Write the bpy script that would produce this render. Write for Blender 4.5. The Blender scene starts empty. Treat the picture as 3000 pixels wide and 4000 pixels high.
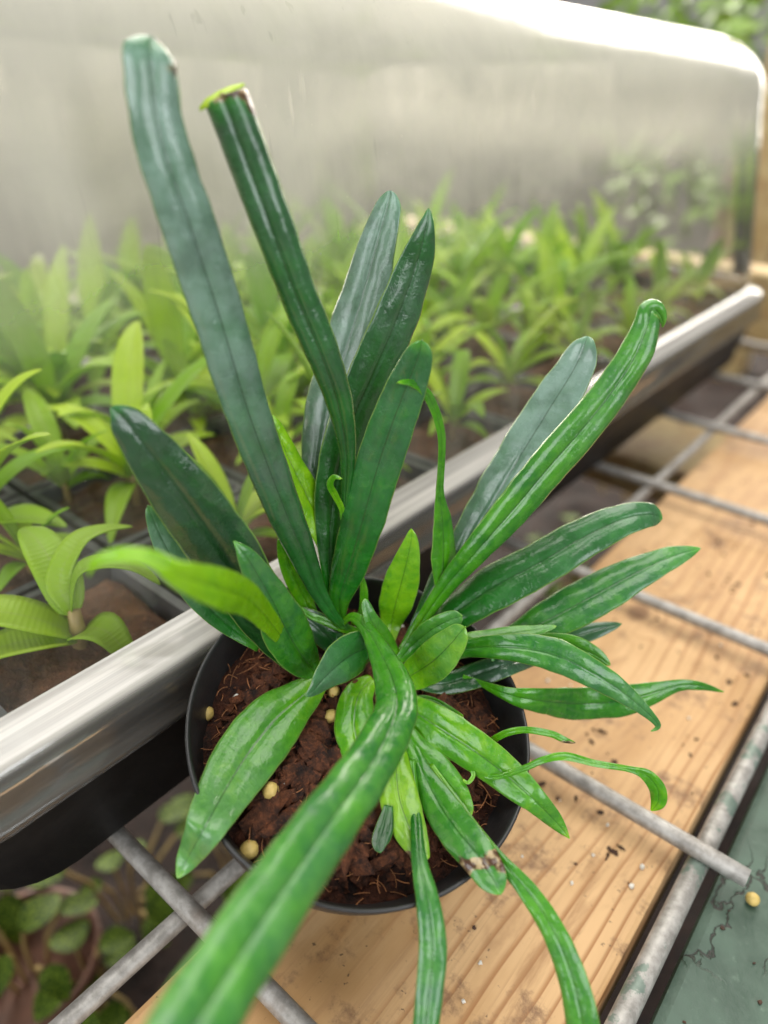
import bpy, bmesh, math, random
from mathutils import Vector, Matrix, noise
random.seed(7)
SC = bpy.context.scene
COL = SC.collection

# ------------------------------------------------------------------ camera
cam_d = bpy.data.cameras.new('camera'); cam = bpy.data.objects.new('camera', cam_d); COL.objects.link(cam)
cam_d.sensor_fit = 'VERTICAL'; cam_d.sensor_height = 36.0; cam_d.lens = 25.0
cam_d.clip_start = 0.005; cam_d.clip_end = 60.0
_R = Vector((0.76734459, 0.64107914, 0.01413534)); _U = Vector((-0.3347837, 0.38172617, 0.86151321)); _F = Vector((-0.54690232, 0.66580978, -0.50753836))
cam.matrix_world = Matrix(((_R.x, _U.x, -_F.x, 0.0), (_R.y, _U.y, -_F.y, 0.0), (_R.z, _U.z, -_F.z, 0.1834), (0, 0, 0, 1)))
cam_d.dof.use_dof = True; cam_d.dof.focus_distance = 0.172; cam_d.dof.aperture_fstop = 6.4
SC.camera = cam

# ------------------------------------------------------------------ daylight inside the greenhouse
world = bpy.data.worlds.new('World'); SC.world = world; world.use_nodes = True
bg = world.node_tree.nodes['Background']
bg.inputs[0].default_value = (1.0, 0.97, 0.93, 1); bg.inputs[1].default_value = 0.20
def area(name, loc, target, sx, sy, watts, col):
    d = bpy.data.lights.new(name, 'AREA'); d.shape = 'RECTANGLE'; d.size = sx; d.size_y = sy; d.energy = watts; d.color = col
    o = bpy.data.objects.new(name, d); COL.objects.link(o); o.location = loc
    o.rotation_euler = (Vector(target) - Vector(loc)).to_track_quat('-Z', 'Y').to_euler()
    return o
area('far_wall_glazing_light', (-2.4, 2.6, 1.3), (-0.3, 0.3, 0.1), 6.5, 2.6, 480, (1.0, 0.93, 0.83))
area('roof_glazing_light', (-0.5, 0.5, 2.4), (-0.15, 0.2, 0), 2.2, 2.6, 62, (1.0, 0.97, 0.92))
area('right_wall_glazing_light', (2.0, -0.5, 1.0), (-0.1, 0.1, 0.1), 1.7, 1.2, 27, (0.93, 0.97, 1.0))
area('near_wall_glazing_light', (-0.2, -2.1, 1.1), (-0.1, 0.1, 0.1), 1.7, 1.2, 27, (0.93, 0.97, 1.0))
vs = SC.view_settings; vs.view_transform = 'Standard'; vs.look = 'None'; vs.exposure = 0.4; vs.gamma = 1.0; vs.use_curve_mapping = False
SC.render.engine = 'CYCLES'
cy = SC.cycles
cy.use_denoising = True; cy.max_bounces = 8; cy.diffuse_bounces = 3; cy.glossy_bounces = 3; cy.transmission_bounces = 6; cy.transparent_max_bounces = 24
cy.caustics_reflective = False; cy.caustics_refractive = False; cy.sample_clamp_indirect = 4.0

# ------------------------------------------------------------------ material helpers
class NT:
    def __init__(s, name):
        s.m = bpy.data.materials.new(name); s.m.use_nodes = True
        s.t = s.m.node_tree; s.t.nodes.clear()
        s.out = s.t.nodes.new('ShaderNodeOutputMaterial')
    def n(s, typ, inputs=None, **kw):
        nd = s.t.nodes.new(typ)
        for k, v in kw.items(): setattr(nd, k, v)
        for k, v in (inputs or {}).items():
            sock = nd.inputs[k]
            if isinstance(v, bpy.types.NodeSocket): s.t.links.new(v, sock)
            else: sock.default_value = v
        return nd
    def math(s, op, a, b=0.0, c=0.0, clamp=False):
        return s.n('ShaderNodeMath', {0: a, 1: b, 2: c}, operation=op, use_clamp=clamp).outputs[0]
    def ss(s, x, a, b, lo=0.0, hi=1.0):
        return s.n('ShaderNodeMapRange', {0: x, 1: a, 2: b, 3: lo, 4: hi}, interpolation_type='SMOOTHSTEP').outputs[0]
    def mix(s, f, a, b, blend='MIX'):
        nd = s.t.nodes.new('ShaderNodeMix'); nd.data_type = 'RGBA'; nd.blend_type = blend
        for i, v in ((0, f), (6, a), (7, b)):
            if isinstance(v, bpy.types.NodeSocket): s.t.links.new(v, nd.inputs[i])
            else: nd.inputs[i].default_value = v if i == 0 else (*v, 1) if len(v) == 3 else v
        return nd.outputs[2]
    def noise(s, vec, scale, detail=3.0, rough=0.5, dist=0.0):
        return s.n('ShaderNodeTexNoise', {'Vector': vec, 'Scale': scale, 'Detail': detail, 'Roughness': rough, 'Distortion': dist}).outputs[0]
    def obj(s): return s.n('ShaderNodeTexCoord').outputs['Object']
    def uv(s): return s.n('ShaderNodeTexCoord').outputs['UV']
    def scale(s, vec, v):
        return s.n('ShaderNodeMapping', {'Vector': vec, 'Scale': v}).outputs[0]
    def attr(s, name): return s.n('ShaderNodeAttribute', attribute_type='OBJECT', attribute_name=name).outputs['Fac']
    def bump(s, h, strength, dist):
        return s.n('ShaderNodeBump', {'Height': h, 'Strength': strength, 'Distance': dist}).outputs[0]
    def pbsdf(s, **k):
        return s.n('ShaderNodeBsdfPrincipled', {kk.replace('_', ' '): v for kk, v in k.items()})
    def done(s, sh):
        s.t.links.new(sh, s.out.inputs[0]); return s.m

def leaf_material(name, under=False):
    N = NT(name); uv = N.uv(); ob = N.obj()
    sep = N.n('ShaderNodeSeparateXYZ', {0: uv}); t, v = sep.outputs[0], sep.outputs[1]
    a = N.math('ABSOLUTE', N.math('SUBTRACT', N.math('MULTIPLY', v, 2.0), 1.0))
    lime, bloom_sheen = N.attr('lime'), N.attr('bloom_sheen')
    n1 = N.noise(ob, 95, 3, 0.55); n2 = N.noise(ob, 420, 4, 0.6, 0.4); n3 = N.noise(ob, 160, 2, 0.5)
    f = N.math('ADD', lime, N.math('MULTIPLY', N.math('SUBTRACT', n1, 0.5), 0.5))
    f = N.math('ADD', f, N.math('MULTIPLY', N.math('SUBTRACT', n2, 0.5), N.math('ADD', 0.2, N.math('MULTIPLY', lime, 0.5))))
    f = N.math('ADD', f, N.ss(t, 0.95, 1.0, 0, 0.28))
    f = N.math('ADD', f, N.ss(t, 0.22, 0.0, 0, 0.25), clamp=True)
    rmp = N.n('ShaderNodeValToRGB', {0: f}); cr = rmp.color_ramp
    cr.elements[0].position = 0.0; cr.elements[0].color = (0.004, 0.046, 0.006, 1)
    cr.elements[1].position = 1.0; cr.elements[1].color = (0.30, 0.60, 0.008, 1)
    e = cr.elements.new(0.3); e.color = (0.007, 0.14, 0.005, 1)
    e = cr.elements.new(0.62); e.color = (0.085, 0.34, 0.006, 1)
    c = rmp.outputs[0]
    bl = N.math('MULTIPLY', bloom_sheen, N.ss(n3, 0.34, 0.62, 0.6, 1.0))
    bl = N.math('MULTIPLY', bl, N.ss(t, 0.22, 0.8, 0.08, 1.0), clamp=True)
    c = N.mix(N.math('MULTIPLY', bl, 0.75), c, (0.29, 0.43, 0.37))  # waxy bloom and reflected sky sheen, both mixed into the leaf colour
    c = N.mix(N.ss(a, 0.012, 0.045, 0.55, 0), c, (0.01, 0.045, 0.01))
    # small dark flecks and the pale cartilaginous margin
    fl = N.ss(N.noise(ob, 1300, 2, 0.5), 0.70, 0.76, 0, 0.45)
    c = N.mix(fl, c, (0.02, 0.06, 0.02))
    c = N.mix(N.ss(a, 0.93, 0.985, 0, 0.6), c, (0.30, 0.46, 0.10))
    # dead brown tissue between scar_from and scar_to along the blade
    tn = N.math('ADD', t, N.math('MULTIPLY', N.math('SUBTRACT', N.noise(ob, 260, 3), 0.5), 0.16))
    tn = N.math('ADD', tn, N.math('MULTIPLY', N.math('SUBTRACT', v, 0.5), 0.1))
    sc = N.math('MULTIPLY', N.ss(tn, N.attr('scar_from'), N.math('ADD', N.attr('scar_from'), 0.015)),
                N.ss(tn, N.attr('scar_to'), N.math('ADD', N.attr('scar_to'), 0.02), 1, 0))
    brown = N.mix(N.ss(N.noise(ob, 420, 3), 0.42, 0.6), (0.075, 0.032, 0.018), (0.42, 0.31, 0.15))
    c = N.mix(sc, c, brown)
    if under: c = N.mix(0.6, c, (0.20, 0.36, 0.05))
    veins = N.noise(N.scale(uv, (9, 60, 1)), 3.2, 3, 0.6)
    h = N.math('ADD', N.math('MULTIPLY', n2, 1.0), N.math('MULTIPLY', N.noise(ob, 1300, 2), 0.5))
    h = N.math('ADD', h, N.math('MULTIPLY', veins, 0.06))
    bmp = N.bump(h, 0.55, 0.00034)
    rough = N.math('ADD', N.ss(N.noise(ob, 210, 3, 0.6), 0.35, 0.65, 0.12, 0.30), N.math('MULTIPLY', bl, 0.10))
    p = N.pbsdf(Base_Color=c, Roughness=rough, Normal=bmp, IOR=1.5)
    p.inputs['Specular IOR Level'].default_value = 0.5
    p.inputs['Coat Weight'].default_value = 0.45 if not under else 0.0
    p.inputs['Coat Roughness'].default_value = 0.07
    tr = N.n('ShaderNodeBsdfTranslucent', {'Color': N.mix(0.5, c, (0.30, 0.62, 0.02)), 'Normal': bmp})
    mf = N.math('ADD', N.math('MULTIPLY', lime, 0.24), 0.08)
    return N.done(N.n('ShaderNodeMixShader', {0: mf, 1: p.outputs[0], 2: tr.outputs[0]}).outputs[0])

def seedling_leaf_material(name):
    N = NT(name); uv = N.uv(); ob = N.obj()
    sep = N.n('ShaderNodeSeparateXYZ', {0: uv}); v = sep.outputs[1]; t = sep.outputs[0]
    a = N.math('ABSOLUTE', N.math('SUBTRACT', N.math('MULTIPLY', v, 2.0), 1.0))
    rnd = N.n('ShaderNodeObjectInfo').outputs['Random']
    f = N.math('ADD', N.math('MULTIPLY', rnd, 0.75), N.math('MULTIPLY', N.noise(ob, 60, 2), 0.3), clamp=True)
    c = N.mix(f, (0.19, 0.44, 0.02), (0.66, 0.82, 0.05))
    c = N.mix(N.ss(a, 0.0, 0.09, 0.35, 0), c, (0.42, 0.5, 0.14))
    h = N.n('ShaderNodeTexWave', {'Vector': N.scale(uv, (1, 0.35, 1)), 'Scale': 9.0, 'Distortion': 0.6}).outputs[1]
    p = N.pbsdf(Base_Color=c, Roughness=0.42, Normal=N.bump(h, 0.15, 0.0006))
    tr = N.n('ShaderNodeBsdfTranslucent', {'Color': N.mix(0.5, c, (0.5, 0.75, 0.03))})
    return N.done(N.n('ShaderNodeMixShader', {0: 0.4, 1: p.outputs[0], 2: tr.outputs[0]}).outputs[0])

def soil_material(name, a, b, scale=160):
    N = NT(name); ob = N.obj()
    n1 = N.noise(ob, scale, 6, 0.7); n2 = N.noise(ob, scale * 4, 4, 0.7)
    c = N.mix(N.ss(n1, 0.3, 0.7), a, b); c = N.mix(N.ss(n2, 0.55, 0.75, 0, 0.6), c, (b[0] * 1.7, b[1] * 1.6, b[2] * 1.5))
    p = N.pbsdf(Base_Color=c, Roughness=0.9, Normal=N.bump(N.math('ADD', n1, n2), 0.9, 0.003))
    return N.done(p.outputs[0])

def plain(name, c, rough=0.5, metal=0.0, var=0.25, scale=80, bump=0.1, bd=0.0005, spec=0.5):
    N = NT(name); ob = N.obj(); n1 = N.noise(ob, scale, 5, 0.6)
    cc = N.mix(N.ss(n1, 0.25, 0.75), tuple(x * (1 - var) for x in c), tuple(min(1, x * (1 + var)) for x in c))
    p = N.pbsdf(Base_Color=cc, Roughness=N.ss(n1, 0.2, 0.8, max(0.02, rough - 0.1), rough + 0.1), Metallic=metal, Normal=N.bump(N.noise(ob, scale * 6, 3), bump, bd))
    p.inputs['Specular IOR Level'].default_value = spec
    return N.done(p.outputs[0])

def pine_material(name, shift=0.0, warm=1.0, dirt=1.0):
    N = NT(name); ob = N.n('ShaderNodeMapping', {'Vector': N.obj(), 'Location': (shift, shift * 3.1, 0)}).outputs[0]
    warp = N.noise(N.scale(ob, (16, 4.5, 16)), 1.0, 3, 0.5)
    sx = N.n('ShaderNodeSeparateXYZ', {0: ob}).outputs[0]
    # growth rings: broad near the heart (left), tight toward the right edge
    rr = N.math('MULTIPLY', N.math('POWER', N.math('MAXIMUM', N.math('ADD', N.math('MULTIPLY', sx, 22.0), 1.15), 0.0), 1.8), 3.4)
    kn = None
    for kx, ky in ((-0.012, 0.085), (0.016, 0.20), (-0.02, -0.04)):
        dv = N.n('ShaderNodeVectorMath', {0: N.scale(ob, (1, 0.6, 0)), 1: (kx, ky * 0.6, 0)}, operation='DISTANCE').outputs['Value']
        k1 = N.ss(dv, 0.0, 0.016, 1, 0); kn = k1 if kn is None else N.math('ADD', kn, k1)
    rr = N.math('ADD', rr, N.math('MULTIPLY', kn, 5.0))
    ring = N.math('FRACT', N.math('ADD', rr, N.math('MULTIPLY', warp, 5.0)))
    late = N.math('MULTIPLY', N.ss(ring, 0.62, 0.94, 0, 1), N.ss(ring, 0.93, 1.0, 1, 0))
    streak = N.noise(N.scale(ob, (900, 14, 900)), 1.0, 4, 0.6)
    mott = N.noise(N.scale(ob, (40, 16, 40)), 1.0, 4, 0.6)
    c = N.mix(N.ss(mott, 0.3, 0.7), (0.50 * warm, 0.285, 0.115), (0.67 * warm, 0.43, 0.215))
    late = N.math('MULTIPLY', late, N.ss(N.noise(N.scale(ob, (30, 8, 30)), 1.0, 2), 0.38, 0.66, 0.06, 0.65))
    late = N.math('MULTIPLY', late, N.ss(sx, -0.02, 0.03, 0.7, 1.35), clamp=True)
    c = N.mix(late, c, (0.34, 0.145, 0.045))
    c = N.mix(N.ss(streak, 0.5, 0.75, 0, 0.35), c, (0.33, 0.17, 0.07))
    c = N.mix(N.ss(kn, 0.72, 0.95, 0, 0.75), c, (0.17, 0.075, 0.03))
    st = N.ss(N.noise(N.scale(ob, (30, 9, 30)), 1.0, 5, 0.65, 1.5), 0.48, 0.68, 0, 0.7)
    c = N.mix(st, c, (0.33, 0.17, 0.07))
    # trodden-in soil and water stains
    d1 = N.ss(N.noise(ob, 60, 6, 0.72), 0.53, 0.70, 0, 0.85 * dirt); d2 = N.ss(N.noise(ob, 420, 3, 0.6), 0.67, 0.74, 0, 0.8 * dirt)
    c = N.mix(d1, c, (0.20, 0.105, 0.055)); c = N.mix(d2, c, (0.06, 0.032, 0.02))
    h = N.math('ADD', N.math('MULTIPLY', streak, 0.7), N.math('MULTIPLY', late, -0.3))
    p = N.pbsdf(Base_Color=c, Roughness=N.ss(mott, 0.2, 0.8, 0.55, 0.75), Normal=N.bump(h, 0.35, 0.0006))
    return N.done(p.outputs[0])

def lid_material(name, kind):
    N = NT(name)
    ob = N.obj(); pz = N.n('ShaderNodeSeparateXYZ', {0: N.n('ShaderNodeNewGeometry').outputs['Position']})
    z = pz.outputs[2]
    big = N.noise(N.scale(ob, (7, 7, 9)), 1.0, 4, 0.55)
    streaks = N.noise(N.scale(ob, (120, 120, 7) if kind == 'dome' else (420, 5, 420)), 1.0, 4, 0.6)
    drops = N.n('ShaderNodeTexVoronoi', {'Vector': ob, 'Scale': 260.0}).outputs[0]
    specks = N.n('ShaderNodeTexVoronoi', {'Vector': ob, 'Scale': 120.0, 'Randomness': 1.0}).outputs[0]
    if kind == 'dome':
        zz = N.math('ADD', z, N.math('MULTIPLY', N.math('SUBTRACT', big, 0.5), 0.05))
        fog_or_sheen = N.math('MULTIPLY', N.ss(zz, 0.130, 0.184, 0.055, 0.93), N.ss(z, 0.207, 0.2175, 1.0, 0.15))
        fog_or_sheen = N.math('ADD', fog_or_sheen, N.math('MULTIPLY', N.math('ADD', N.math('MULTIPLY', N.math('SUBTRACT', streaks, 0.5), 0.4), N.math('SUBTRACT', N.noise(N.scale(ob, (22, 22, 30)), 1.0, 5, 0.6, 0.8), 0.5)), 0.42))
        fog_or_sheen = N.math('ADD', fog_or_sheen, N.ss(specks, 0.06, 0.02, 0, 0.35))
        # runs left by drips, and dry wiped patches
        runs = N.noise(N.scale(ob, (330, 330, 9)), 1.0, 2, 0.5, 0.3)
        fog_or_sheen = N.math('MULTIPLY', fog_or_sheen, N.ss(runs, 0.66, 0.74, 1.0, 0.86), clamp=True)
    else:
        fog_or_sheen = N.math('MULTIPLY', N.ss(streaks, 0.3, 0.75, 0.45, 1.0), N.ss(z, 0.0585, 0.0612, 0.10, 0.75))  # shoulder's bright sky reflection put in as white haze, streaked lengthwise
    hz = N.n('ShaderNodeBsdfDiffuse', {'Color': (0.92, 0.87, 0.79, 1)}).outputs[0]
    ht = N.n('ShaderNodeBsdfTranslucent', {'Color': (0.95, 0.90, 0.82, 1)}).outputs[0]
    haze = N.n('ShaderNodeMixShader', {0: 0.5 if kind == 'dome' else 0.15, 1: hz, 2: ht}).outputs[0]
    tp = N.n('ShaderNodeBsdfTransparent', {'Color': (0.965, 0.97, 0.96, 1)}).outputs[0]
    body = N.n('ShaderNodeMixShader', {0: fog_or_sheen, 1: tp, 2: haze}).outputs[0]
    bmp = N.bump(N.math('ADD', N.math('MULTIPLY', big, 1.0), N.math('MULTIPLY', drops, 0.03)), 0.2, 0.004)
    gl = N.n('ShaderNodeBsdfGlossy', {'Color': (1, 1, 1, 1), 'Roughness': 0.16 if kind == 'dome' else 0.12, 'Normal': bmp}).outputs[0]
    fr = N.n('ShaderNodeFresnel', {'IOR': 1.33 if kind == 'dome' else 1.6, 'Normal': bmp}).outputs[0]
    return N.done(N.n('ShaderNodeMixShader', {0: fr, 1: body, 2: gl}).outputs[0])

def wire_material(name, paint=0.0):
    N = NT(name); ob = N.obj(); n1 = N.noise(ob, 220, 5, 0.65); n2 = N.noise(ob, 60, 3)
    c = N.mix(N.ss(n1, 0.3, 0.7), (0.22, 0.205, 0.185), (0.44, 0.42, 0.39))
    c = N.mix(N.ss(n2, 0.6, 0.75, 0, 0.45), c, (0.16, 0.10, 0.06))
    if paint: c = N.mix(N.ss(N.noise(ob, 75, 5, 0.7), 0.51, 0.57, 0, paint), c, (0.075, 0.155, 0.115))
    p = N.pbsdf(Base_Color=c, Roughness=0.5, Metallic=0.25, Normal=N.bump(n1, 0.35, 0.0006))
    return N.done(p.outputs[0])

def green_paint_material(name):
    N = NT(name); ob = N.obj()
    n1 = N.noise(ob, 55, 4, 0.6); n2 = N.noise(ob, 400, 4, 0.6)
    c = N.mix(N.ss(n1, 0.3, 0.7), (0.036, 0.068, 0.046), (0.068, 0.115, 0.082))
    c = N.mix(N.ss(n2, 0.58, 0.8, 0, 0.4), c, (0.16, 0.23, 0.17))
    wob = N.n('ShaderNodeMix', {0: 0.012, 4: ob, 5: N.n('ShaderNodeTexNoise', {'Vector': ob, 'Scale': 140.0, 'Detail': 4.0}).outputs[1]}, data_type='VECTOR').outputs[1]
    ed = N.n('ShaderNodeTexVoronoi', {'Vector': N.scale(wob, (70, 38, 60)), 'Scale': 1.0}, feature='DISTANCE_TO_EDGE').outputs[0]
    where = N.ss(N.noise(ob, 26, 2), 0.46, 0.58)
    crack = N.math('MULTIPLY', N.ss(ed, 0.008, 0.026, 1, 0), where)
    c = N.mix(crack, c, (0.02, 0.02, 0.014))
    chip = N.ss(N.noise(ob, 95, 4, 0.7), 0.70, 0.73)
    c = N.mix(chip, c, (0.34, 0.28, 0.15))
    h = N.math('SUBTRACT', N.math('MULTIPLY', n2, 0.3), N.math('ADD', crack, chip))
    p = N.pbsdf(Base_Color=c, Roughness=N.ss(n1, 0.3, 0.7, 0.35, 0.6), Normal=N.bump(h, 0.6, 0.0008))
    return N.done(p.outputs[0])

def veined_leaf_material(name):
    N = NT(name); uv = N.uv(); ob = N.obj()
    ed = N.n('ShaderNodeTexVoronoi', {'Vector': N.scale(uv, (9, 7, 1)), 'Scale': 1.0}, feature='DISTANCE_TO_EDGE').outputs[0]
    c = N.mix(N.ss(ed, 0.02, 0.13, 0.9, 0), (0.012, 0.038, 0.002), (0.17, 0.25, 0.02))
    p = N.pbsdf(Base_Color=c, Roughness=0.6); p.inputs['Specular IOR Level'].default_value = 0.15
    return N.done(p.outputs[0])

M = {}
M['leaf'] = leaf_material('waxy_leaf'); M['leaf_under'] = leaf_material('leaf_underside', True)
M['seedling'] = seedling_leaf_material('seedling_leaf')
M['stem'] = plain('seedling_stem', (0.36, 0.26, 0.10), 0.5, var=0.3)
M['soil'] = soil_material('coir_soil', (0.010, 0.0035, 0.002), (0.12, 0.032, 0.011))
M['chip'] = soil_material('bark_chip', (0.018, 0.006, 0.003), (0.24, 0.075, 0.026), 260)
M['fibre'] = plain('coir_fibre', (0.42, 0.17, 0.065), 0.8, var=0.5, scale=200)
M['plugsoil'] = soil_material('plug_soil', (0.075, 0.034, 0.018), (0.22, 0.10, 0.05), 90)
M['pot'] = plain('pot_plastic', (0.020, 0.020, 0.021), 0.42, var=0.3, scale=120, bump=0.15)
M['tray'] = plain('tray_plastic', (0.010, 0.010, 0.010), 0.5, var=0.3, scale=60, bump=0.1, spec=0.25)
M['cell'] = plain('cell_plastic', (0.10, 0.10, 0.105), 0.4, var=0.35, scale=50)
M['prill'] = plain('fertiliser_prill', (0.55, 0.40, 0.12), 0.5, var=0.25, scale=300, bump=0.25)
M['perlite'] = plain('perlite', (0.75, 0.72, 0.64), 0.8, var=0.15, scale=400, bump=0.6)
M['pine'] = pine_material('pine_board'); M['pine2'] = pine_material('old_pine', 0.33, 0.8, 1.3)
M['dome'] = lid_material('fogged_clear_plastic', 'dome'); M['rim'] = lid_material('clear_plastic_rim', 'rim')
M['wire'] = wire_material('galvanised_wire'); M['wirepaint'] = wire_material('painted_wire', 0.65)
M['green'] = green_paint_material('flaking_green_paint')
M['veined'] = veined_leaf_material('veined_leaf')
M['mulch'] = soil_material('shelf_mulch', (0.006, 0.003, 0.002), (0.03, 0.012, 0.007), 60)
M['terra'] = plain('brown_pot', (0.17, 0.075, 0.045), 0.6, var=0.3)
M['crumb'] = plain('soil_crumb', (0.06, 0.03, 0.018), 0.9, var=0.4, bump=0.6)
M['floor'] = plain('floor_gravel', (0.50, 0.46, 0.40), 0.9, var=0.35, scale=14)
M['shrub'] = plain('shrub_leaf', (0.16, 0.27, 0.04), 0.5, var=0.5, scale=12)

# ------------------------------------------------------------------ mesh helpers
def mesh_obj(name, verts, faces, mat, parent=None, loc=None, smooth=True, uvs=None):
    me = bpy.data.meshes.new(name); me.from_pydata([tuple(v) for v in verts], [], faces); me.update()
    if uvs:
        ul = me.uv_layers.new(name='UVMap')
        for lp in me.loops: ul.data[lp.index].uv = uvs[lp.vertex_index]
    if smooth: me.polygons.foreach_set('use_smooth', [True] * len(me.polygons))
    o = bpy.data.objects.new(name, me); COL.objects.link(o)
    if mat: me.materials.append(mat)
    if parent: o.parent = parent
    if loc is not None: o.location = loc
    return o
def empty(name, loc, label, cat, group=None):
    o = bpy.data.objects.new(name, None); COL.objects.link(o); o.location = loc; o.empty_display_size = 0.01
    tag(o, label, cat, group); return o
def tag(o, label=None, cat=None, group=None, kind=None):
    if label: o['label'] = label
    if cat: o['category'] = cat
    if group: o['group'] = group
    if kind: o['kind'] = kind
    return o
def tube_geo(pts, rads, sides=8, caps=True, V=None, F=None):
    V = [] if V is None else V; F = [] if F is None else F
    pts = [Vector(p) for p in pts]; b = len(V); n = len(pts); prev = None
    for i, p in enumerate(pts):
        t = (pts[min(i + 1, n - 1)] - pts[max(i - 1, 0)]).normalized()
        if prev is None:
            prev = t.orthogonal().normalized()
        prev = (prev - t * prev.dot(t)).normalized(); q = t.cross(prev)
        r = rads[i] if hasattr(rads, '__len__') else rads
        for k in range(sides):
            a = 2 * math.pi * k / sides; V.append(p + (prev * math.cos(a) + q * math.sin(a)) * r)
    for i in range(n - 1):
        for k in range(sides):
            k2 = (k + 1) % sides
            F.append((b + i * sides + k, b + i * sides + k2, b + (i + 1) * sides + k2, b + (i + 1) * sides + k))
    if caps:
        F.append(tuple(b + k for k in reversed(range(sides)))); F.append(tuple(b + (n - 1) * sides + k for k in range(sides)))
    return V, F
def lathe_geo(profile, sides=64, V=None, F=None):
    V = [] if V is None else V; F = [] if F is None else F; b = len(V)
    for r, z in profile:
        for k in range(sides):
            a = 2 * math.pi * k / sides; V.append(Vector((r * math.cos(a), r * math.sin(a), z)))
    for i in range(len(profile) - 1):
        for k in range(sides):
            k2 = (k + 1) % sides
            F.append((b + i * sides + k, b + i * sides + k2, b + (i + 1) * sides + k2, b + (i + 1) * sides + k))
    return V, F
def blob_geo(c, r, V, F, jit=0.25, squash=(1, 1, 1), seg=6, rings=4):
    b = len(V); c = Vector(c); s = random.random() * 100
    rot = Matrix.Rotation(random.random() * 6.28, 3, 'Z') @ Matrix.Rotation(random.random() * 6.28, 3, 'X')
    def put(d):
        k = 1 + jit * 2 * (noise.noise(d * 1.7 + Vector((s, s, s))))
        w = rot @ Vector((d.x * squash[0], d.y * squash[1], d.z * squash[2])); V.append(c + w * r * k)
    put(Vector((0, 0, 1)))
    for i in range(1, rings):
        th = math.pi * i / rings
        for k in range(seg):
            a = 2 * math.pi * k / seg; put(Vector((math.sin(th) * math.cos(a), math.sin(th) * math.sin(a), math.cos(th))))
    put(Vector((0, 0, -1))); last = len(V) - 1
    for k in range(seg): F.append((b, b + 1 + k, b + 1 + (k + 1) % seg))
    for i in range(rings - 2):
        for k in range(seg):
            k2 = (k + 1) % seg; r0 = b + 1 + i * seg; r1 = r0 + seg
            F.append((r0 + k, r1 + k, r1 + k2, r0 + k2))
    r0 = b + 1 + (rings - 2) * seg
    for k in range(seg): F.append((last, r0 + (k + 1) % seg, r0 + k))
def box_obj(name, lo, hi, mat, parent=None, bevel=0.002, nseg=2):
    bm = bmesh.new(); bmesh.ops.create_cube(bm, size=1.0)
    c = [(a + b) / 2 for a, b in zip(lo, hi)]; s = [b - a for a, b in zip(lo, hi)]
    for v in bm.verts: v.co = Vector((v.co.x * s[0], v.co.y * s[1], v.co.z * s[2]))
    if bevel: bmesh.ops.bevel(bm, geom=bm.edges[:], offset=bevel, segments=nseg, affect='EDGES', profile=0.6)
    me = bpy.data.meshes.new(name); bm.to_mesh(me); bm.free(); me.materials.append(mat)
    o = bpy.data.objects.new(name, me); COL.objects.link(o); o.location = c
    if parent: o.parent = parent; o.location = Vector(c) - parent.location
    return o
def catmull(P, sub):
    out = []; n = len(P)
    for i in range(n - 1):
        p0, p1, p2, p3 = P[max(i - 1, 0)], P[i], P[i + 1], P[min(i + 2, n - 1)]
        for s in range(sub):
            t = s / sub; t2 = t * t; t3 = t2 * t
            out.append([0.5 * (2 * b + (c - a) * t + (2 * a - 5 * b + 4 * c - d) * t2 + (-a + 3 * b - 3 * c + d) * t3) for a, b, c, d in zip(p0, p1, p2, p3)])
    out.append(list(P[-1])); return out

# ------------------------------------------------------------------ setting: floor, lower shelf
fl = mesh_obj('greenhouse_floor', [(-30, -30, -0.8), (30, -30, -0.8), (30, 30, -0.8), (-30, 30, -0.8)], [(0, 1, 2, 3)], M['floor'])
tag(fl, 'pale grey gravel floor of the greenhouse far below', kind='structure')
def rough_sheet(name, x0, x1, y0, y1, z, n, amp, fq, mat):
    V = []; F = []
    for j in range(n + 1):
        for i in range(n + 1):
            x = x0 + (x1 - x0) * i / n; y = y0 + (y1 - y0) * j / n
            V.append((x, y, z + amp * (noise.noise(Vector((x, y, 0)) * fq) + 0.5 * noise.noise(Vector((x, y, 3)) * fq * 2.7))))
    for j in range(n):
        for i in range(n):
            a = j * (n + 1) + i; F.append((a, a + 1, a + n + 2, a + n + 1))
    return mesh_obj(name, V, F, mat)
ls = rough_sheet('lower_shelf_ground', -1.0, 0.6, -0.5, 2.0, -0.26, 110, 0.012, 18, M['mulch'])
tag(ls, 'dark brown mulch on the shelf below the wire mesh', kind='structure')

# ------------------------------------------------------------------ wire mesh bench
WR = 0.0026
bench = empty('wire_mesh_panel', (-0.008, 0.155, 0.0), 'grey galvanised wire mesh panel under the potted plant', 'wire mesh')
def wire(pts, r, mat):
    P = []
    for i in range(len(pts) - 1):
        a, b = Vector(pts[i]), Vector(pts[i + 1]); L = max(2, int((b - a).length / 0.012))
        for k in range(L): P.append(a.lerp(b, k / L))
    P.append(Vector(pts[-1])); s = random.random() * 50
    P = [p + Vector((noise.noise(p * 9 + Vector((s, 0, 0))), noise.noise(p * 9 + Vector((0, s, 0))), noise.noise(p * 9 + Vector((0, 0, s))) * 0.5)) * 0.0011 for p in P]
    V, F = tube_geo([p - bench.location for p in P], r, 12); return mesh_obj('wire', V, F, mat, bench)
for k in range(9):
    y = 0.0515 + 0.1035 * k
    xe = {0: 0.004, 1: 0.0035}.get(k, 0.006 + 0.003 * (k % 2))
    wire([(-0.60, y, 0.0), (xe, y, 0.0)], WR, M['wire'])
for k, x in enumerate((-0.0085, -0.108, -0.208, -0.308, -0.408, -0.508)):
    wire([(x, -0.10, -0.0048), (x, 0.95, -0.0048)], WR if k else WR * 1.15, M['wire'] if k else M['wirepaint'])

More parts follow.
